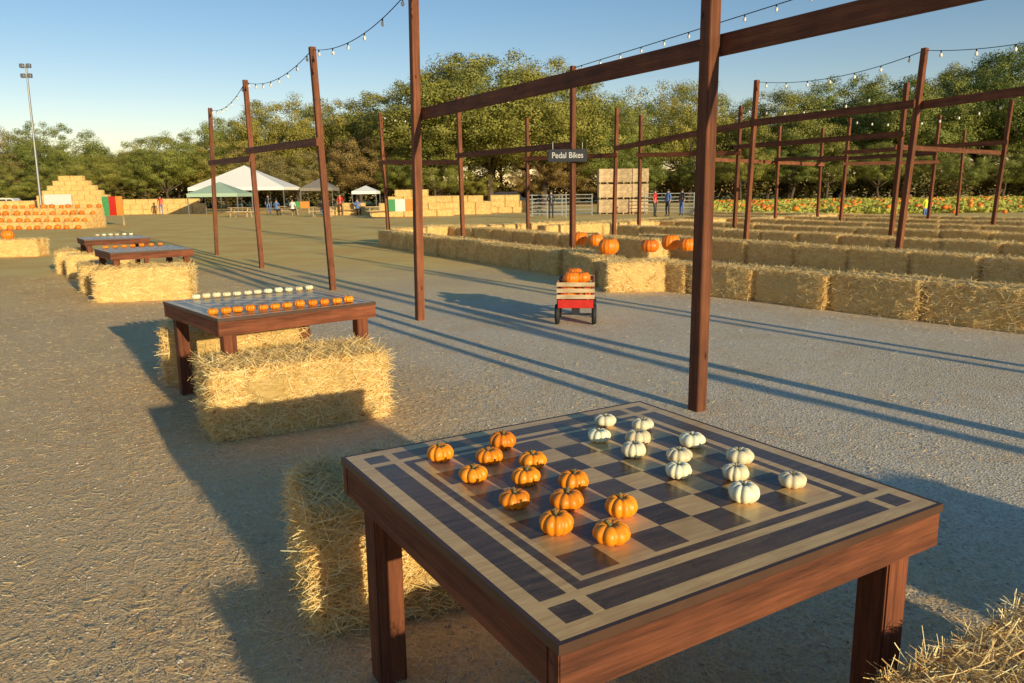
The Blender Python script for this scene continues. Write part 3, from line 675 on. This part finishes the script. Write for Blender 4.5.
def vehicle(px,Y,paint,label,rot=0):
    x=atY(px,195,Y).x; t=thing('parked_car',label,'car',(x,Y,0),rot)
    prof=[(-2.2,.35),(-2.25,.9),(-2.0,1.1),(-1.8,1.65),(-1.4,1.75),(.5,1.75),(1.1,1.15),(2.1,1.02),(2.3,.8),(2.3,.35)]
    m=MB(); n=len(prof); vs=[(x_,-.88,z_) for x_,z_ in prof]+[(x_,.88,z_) for x_,z_ in prof]
    m.add(vs,[tuple(range(n))[::-1],tuple(range(n,2*n))]+[(i,(i+1)%n,n+(i+1)%n,n+i) for i in range(n)]); m.obj('body',paint,t,bevel=.05)
    for s in (-1,1):
        for x0,x1 in ((-1.75,-.95),(-.88,-.1),(-.03,.85)):
            mm=MB(); tp=x1-(.35 if x1>.5 else 0); mm.add([(x0,s*.885,1.15),(x1,s*.885,1.15),(tp,s*.885,1.6),(x0+.05,s*.885,1.6)],[(0,1,2,3)]); mm.obj('window',glassm,t)
        for xx in (-1.4,1.45):
            mm=MB(); mm.lathe([(.001,-.1),(.2,-.11),(.34,-.1),(.36,0),(.34,.1),(.2,.11),(.001,.1)],18,'Y',(xx,s*.82,.35)); mm.obj('wheel',black,t,smooth=True)
vehicle(512,80,dark_m,'dark parked car under the trees behind the bale stacks')
vehicle(10,92,whitep,'white parked car far off behind the left bale stacks',.1)
def board(px,Y,w,h,zc,cols,label,nm='painted_board'):
    x=atY(px,200,Y).x; t=thing(nm,label,'board',(x,Y,0))
    n=len(cols)
    for i,c_ in enumerate(cols):
        m=MB(); m.box((-w/2+w*(i+.5)/n,0,zc),(w/n-.01,.04,h)); m.obj('board_panel',c_,t)
    for s in (-1,1):
        m=MB(); m.box((s*(w/2-.06),.06,zc/2+.1),(.07,.07,zc+h/2)); m.obj('support',palewood,t)
board(112,46,1.2,1.1,1.15,(greenp,redp,orangep),'green, red and orange painted board left of the long bale stack')
board(58,46,1.6,.6,1.55,(whitep,),'white board standing behind the stepped pumpkin display')
board(400,52,2.0,.8,.9,(greenp,whitep,orangep),'green, white and orange painted board before the small pyramid')
board(300,70,1.6,.6,.8,(greenp,orangep),'low green and orange board below the tan canopy')
# ------------------------------------------------------------------ trees
def crown_mesh(seed,mats,nc=140,nl=230,sparse=1.0):
    r=np.random.default_rng(seed); P=[];Nn=[];Tn=[];S_=[]
    lob=[(0,0,.6,.3)]
    for k in range(7):
        a=k*.9+r.uniform(-.3,.3); lob.append((.25*math.cos(a),.25*math.sin(a),r.uniform(.36,.62),r.uniform(.14,.2)))
    for k in range(nc):
        d=r.normal(0,1,3); d/=np.linalg.norm(d)
        if k%5<2:
            c=np.array([0,0,.6])+d*np.array([.34,.34,.34])*r.uniform(.75,1.0)
        else:
            L=lob[1+r.integers(7)]; c=np.array(L[:3])+d*r.uniform(.6,1.05)*L[3]
        c[2]=max(c[2],.13)
        cr_=r.uniform(.04,.082); base=r.normal(0,.07); n=int(nl*sparse)
        dv=r.normal(0,1,(n,3)); dv/=np.linalg.norm(dv,axis=1,keepdims=True); q=r.random(n)**.33
        p=c+dv*(q*cr_)[:,None]*np.array([1.1,1.1,.8])*(1+.1*r.normal(0,1,(n,1))); P.append(p); Nn.append(dv*.8+d*.6+r.normal(0,.3,(n,3)))
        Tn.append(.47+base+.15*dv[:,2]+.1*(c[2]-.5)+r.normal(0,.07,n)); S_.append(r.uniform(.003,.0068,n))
    P=np.concatenate(P);Nn=np.concatenate(Nn);Tn=np.clip(np.concatenate(Tn),0,1);S_=np.concatenate(S_)
    Nn/=np.linalg.norm(Nn,axis=1,keepdims=True); a=np.cross(Nn,r.normal(0,1,P.shape)); a/=np.linalg.norm(a,axis=1,keepdims=True); b=np.cross(Nn,a)
    a*=S_[:,None]; b*=S_[:,None]*.8
    V=np.stack([P-a-b*.4,P+a*.2-b,P+a+b*.3,P-a*.3+b],1).reshape(-1,3)
    zt=V[:,2].max(); V[:,2]*=1/zt
    return quad_mesh('crown',V,Tn,mats),lob
def trunk_mesh(lob,seed):
    r=random.Random(seed); m=MB(); p=Vector((0,0,0)); q=Vector((r.uniform(-.03,.03),r.uniform(-.03,.03),.2)); m.tube(p,q,.02,.014,8)
    f=q+Vector((0,0,.1)); m.tube(q,f,.014,.01,7)
    for L in lob:
        t=Vector(L[:3]); s_=q.lerp(f,r.random()); mid=s_.lerp(t,.5)+Vector((0,0,-.02)); m.tube(s_,mid,.008,.005,6); m.tube(mid,t,.005,.002,5)
    return m.mesh('trunk',bark,0,True)
TP=[]
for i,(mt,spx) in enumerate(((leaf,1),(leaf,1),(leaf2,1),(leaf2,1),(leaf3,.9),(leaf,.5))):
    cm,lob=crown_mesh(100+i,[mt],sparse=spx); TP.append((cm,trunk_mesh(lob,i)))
sky_x=[-60,0,60,100,118,135,180,230,270,310,345,380,440,480,520,560,600,628,642,680,700,722,760,800,830,870,900,930,960,990,1024,1090]
sky_y=[120,124,118,138,150,136,117,107,92,90,94,82,60,50,53,64,84,102,80,66,76,102,92,84,70,73,68,70,52,45,38,36]
names=['olive green oak','sunlit olive oak','dark green oak','bushy green oak','brownish tree','sparse light-leaved tree']
tl=[]
x=-45
while x<1085:
    tl.append((x+random.uniform(-6,6),random.uniform(108,128))); x+=random.uniform(22,32)
for i,(px,Y) in enumerate(tl):
    ty=np.interp(px,sky_x,sky_y)+random.uniform(-1,10); p=atY(px,ty,Y)
    k=random.choice([0,1,1,0,3,2]) if px<640 else random.choice([2,3,3,0,2])
    if px<150: k=random.choice([4,0,3,4])
    if 645<px<700: k=5
    H=p.z; W=max(H*random.uniform(.9,1.2),12)
    t=thing('oak_tree',f'{names[k]} in the tree line, {ORD[i]} from the left','tree',(p.x,Y,0),random.uniform(0,6.28),'trees in the tree line'); t.scale=(W,W,H)
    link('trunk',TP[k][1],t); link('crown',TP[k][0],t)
for i,(px,ty,w_) in enumerate(((488,49,28),(440,60,23),(542,56,24))):
    cxp=atY(px,ty,104); t=thing('oak_tree',f'big rounded olive oak in the central mound of trees, {("highest middle one","left one","right one")[i]}','tree',(cxp.x,104-i,0),1.0+i*2,'trees in the tree line'); t.scale=(w_,w_,cxp.z); link('trunk',TP[(0,2,1)[i]][1],t); link('crown',TP[(0,2,1)[i]][0],t)
for i in range(30):
    px=-40+i*38+random.uniform(-8,8); Y=random.uniform(132,145); ty=np.interp(px,sky_x,sky_y)+random.uniform(12,28); p=atY(px,ty,Y); k=random.choice([2,3,2])
    t=thing('oak_tree',f'dark tree in the row behind the front trees, {ORD[i]} from the left','tree',(p.x,Y,0),random.uniform(0,6.28),'trees behind the tree line'); t.scale=(19,19,p.z)
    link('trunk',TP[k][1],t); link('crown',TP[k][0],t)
for i in range(26):
    px=-35+i*43+random.uniform(-12,12); Y=random.uniform(98,106); H=random.uniform(5.5,10); k=random.choice([0,1,3,2,4]) if px<600 else random.choice([2,3,0]); p=atY(px,190,Y)
    t=thing('small_tree',f'low bushy tree in front of the taller oaks, {ORD[i]} from the left','tree',(p.x,Y,0),random.uniform(0,6.28),'low trees before the tree line'); t.scale=(H*1.3,H*1.3,H)
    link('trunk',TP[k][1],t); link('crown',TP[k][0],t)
def shrub_mesh(seed):
    r=np.random.default_rng(seed); n=2600; d=r.normal(0,1,(n,3)); d/=np.linalg.norm(d,axis=1,keepdims=True); q=r.random(n)**.4
    P=d*q[:,None]*np.array([.5,.5,.5])*(1+.25*np.sin(d[:,0:1]*7+seed)*np.cos(d[:,2:3]*6)); P[:,2]=P[:,2]+.5
    Nn=d+r.normal(0,.7,(n,3)); Nn/=np.linalg.norm(Nn,axis=1,keepdims=True); a=np.cross(Nn,r.normal(0,1,P.shape)); a/=np.linalg.norm(a,axis=1,keepdims=True); b=np.cross(Nn,a)
    s_=r.uniform(.015,.035,n)[:,None]; a*=s_; b*=s_
    V=np.stack([P-a,P-b,P+a,P+b],1).reshape(-1,3); V[:,2]=np.maximum(V[:,2],0)
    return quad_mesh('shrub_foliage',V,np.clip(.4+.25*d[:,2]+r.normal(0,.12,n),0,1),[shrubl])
SH=[shrub_mesh(i) for i in range(3)]
for i in range(46):
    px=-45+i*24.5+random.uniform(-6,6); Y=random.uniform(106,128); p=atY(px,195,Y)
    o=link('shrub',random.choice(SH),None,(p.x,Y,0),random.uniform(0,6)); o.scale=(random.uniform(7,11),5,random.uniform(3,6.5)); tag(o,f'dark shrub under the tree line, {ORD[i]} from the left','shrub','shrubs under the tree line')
# ------------------------------------------------------------------ pumpkin field
n=60000; r=rng; Y=50+60*r.random(n); X=Y*r.uniform(.24,.85,n); 
P=np.stack([X,Y,r.uniform(.03,.42,n)*(.65+.35*np.sin(X*.9+Y*.5))],1); Nn=r.normal(0,1,(n,3)); Nn[:,1]-=.9; Nn[:,2]+=.6; Nn/=np.linalg.norm(Nn,axis=1,keepdims=True)
a=np.cross(Nn,r.normal(0,1,P.shape)); a/=np.linalg.norm(a,axis=1,keepdims=True); b=np.cross(Nn,a); s_=r.uniform(.08,.18,n)[:,None]; a*=s_;b*=s_
V=np.stack([P-a,P-b,P+a,P+b],1).reshape(-1,3); V[:,2]=np.maximum(V[:,2],.01)
o=link('pumpkin_vines',quad_mesh('pumpkin_vines',V,np.clip(r.normal(.5,.22,n),0,1),[vine])); tag(o,'low leafy green vines covering the pumpkin field on the right','vines'); o['kind']='stuff'
for i in range(220):
    Y=48+54*random.random()**.9; X=Y*random.uniform(.25,.7)
    pumpkin(PL,X,Y,.24 if Y>50 else .0,random.uniform(.14,.22),'orange pumpkin lying among the vines of the far field','pumpkins in the far field')
# ------------------------------------------------------------------ loose straw and pebbles
def scatter_straw():
    r=rng; pos=[]
    for (x,y,rot) in bale_centres:
        d=math.hypot(x,y)
        if y>22: continue
        k=int(9000 if d<8 else (1200 if d<13 else 300)); q=r.normal(0,1,(k,2))*np.array([.8,.62]); c,s=math.cos(rot),math.sin(rot)
        pos.append(np.stack([x+q[:,0]*c-q[:,1]*s,y+q[:,0]*s+q[:,1]*c],1))
    k=26000; yy=1.2+15*r.random(k)**1.3; xx=(r.random(k)-.62)*1.6*yy; pos.append(np.stack([xx,yy],1))
    k=55000; sx=r.normal(-.7,1.3,k); sl=r.uniform(-3,16,k); base=np.array([.0,3.2]); pos.append(base+sl[:,None]*np.array([e.x,e.y])+sx[:,None]*np.array([u.x,u.y]))
    p=np.concatenate(pos); n=len(p); P=np.column_stack([p,r.uniform(.004,.014,n)]); th=r.uniform(0,6.28,n)
    D=np.column_stack([np.cos(th),np.sin(th),r.normal(0,.05,n)]); Nn=np.column_stack([r.normal(0,.3,n),r.normal(0,.3,n),np.ones(n)])
    dist=np.hypot(p[:,0],p[:,1]); V=strand_quads(P,D,Nn,r.uniform(.015,.07,n),r.uniform(.0015,.003,n)*(1+dist*.06)); V[:,2]=np.maximum(V[:,2],.003)
    o=link('loose_straw',quad_mesh('loose_straw',V,np.clip(r.normal(.5,.25,n),0,1),[straw_g])); tag(o,'loose straw stalks scattered over the gravel around the bales','straw'); o['kind']='stuff'
scatter_straw()
def pebbles():
    r=rng; n=46000; yy=1.1+12*r.random(n)**1.3; xx=(r.random(n)-.45)*1.7*yy; s=np.exp(r.normal(-5.55,.42,n))
    oc=np.array([(1,0,0),(0,1,0),(-1,0,0),(0,-1,0),(0,0,.7),(0,0,-.4)]); th=r.uniform(0,6.28,n)
    sc3=np.stack([s*r.uniform(.7,1.3,n),s*r.uniform(.7,1.3,n),s*r.uniform(.5,.9,n)],1)
    A=oc[None]*sc3[:,None]; c,sn=np.cos(th)[:,None],np.sin(th)[:,None]
    Xr=A[:,:,0]*c-A[:,:,1]*sn+xx[:,None]; Yr=A[:,:,0]*sn+A[:,:,1]*c+yy[:,None]; Z=A[:,:,2]+.002
    V=np.stack([Xr,Yr,Z],2).reshape(-1,3).tolist(); f=[(0,1,4),(1,2,4),(2,3,4),(3,0,4)]; F_=[(a+k*6,b+k*6,c_+k*6) for k in range(n) for a,b,c_ in f]
    me=bpy.data.meshes.new('pebbles'); me.from_pydata(V,[],F_); me.materials.append(peb); at=me.attributes.new('tone','FLOAT','FACE'); at.data.foreach_set('value',np.repeat(np.clip(r.normal(.45,.25,n),0,1),4).astype(np.float32))
    o=link('pebbles',me); tag(o,'small grey pebbles scattered over the ground','gravel'); o['kind']='stuff'
pebbles()
# ------------------------------------------------------------------ light
EL=R(10.6); sd=Vector((.558,-.83,0)).normalized()
S_=Vector((sd.x*math.cos(EL),sd.y*math.cos(EL),math.sin(EL)))
sl=bpy.data.lights.new('sun','SUN'); sl.energy=5.0; sl.angle=R(.5); sl.color=(1,.83,.5); so=bpy.data.objects.new('sun',sl); C.objects.link(so); so.rotation_euler=(-S_).to_track_quat('-Z','Y').to_euler()
w=bpy.data.worlds.new('World'); scene.world=w; w.use_nodes=True; nt=w.node_tree; bg=nt.nodes['Background']
sk=nt.nodes.new('ShaderNodeTexSky'); sk.sky_type='NISHITA'; sk.sun_disc=False; sk.sun_elevation=EL; sk.sun_rotation=math.atan2(S_.x,S_.y); sk.air_density=1.0; sk.dust_density=.0; sk.ozone_density=2.0
hs=nt.nodes.new('ShaderNodeHueSaturation'); hs.inputs['Saturation'].default_value=1.27; nt.links.new(sk.outputs[0],hs.inputs['Color'])
mm_=nt.nodes.new('ShaderNodeMixRGB'); mm_.blend_type='MULTIPLY'; mm_.inputs[0].default_value=1; mm_.inputs[2].default_value=(1.22,.95,.93,1); nt.links.new(hs.outputs[0],mm_.inputs[1])
nt.links.new(mm_.outputs[0],bg.inputs[0]); bg.inputs[1].default_value=.145
scene.view_settings.view_transform='Standard'; scene.view_settings.look='None'; scene.view_settings.exposure=0
bpy.context.view_layer.update()
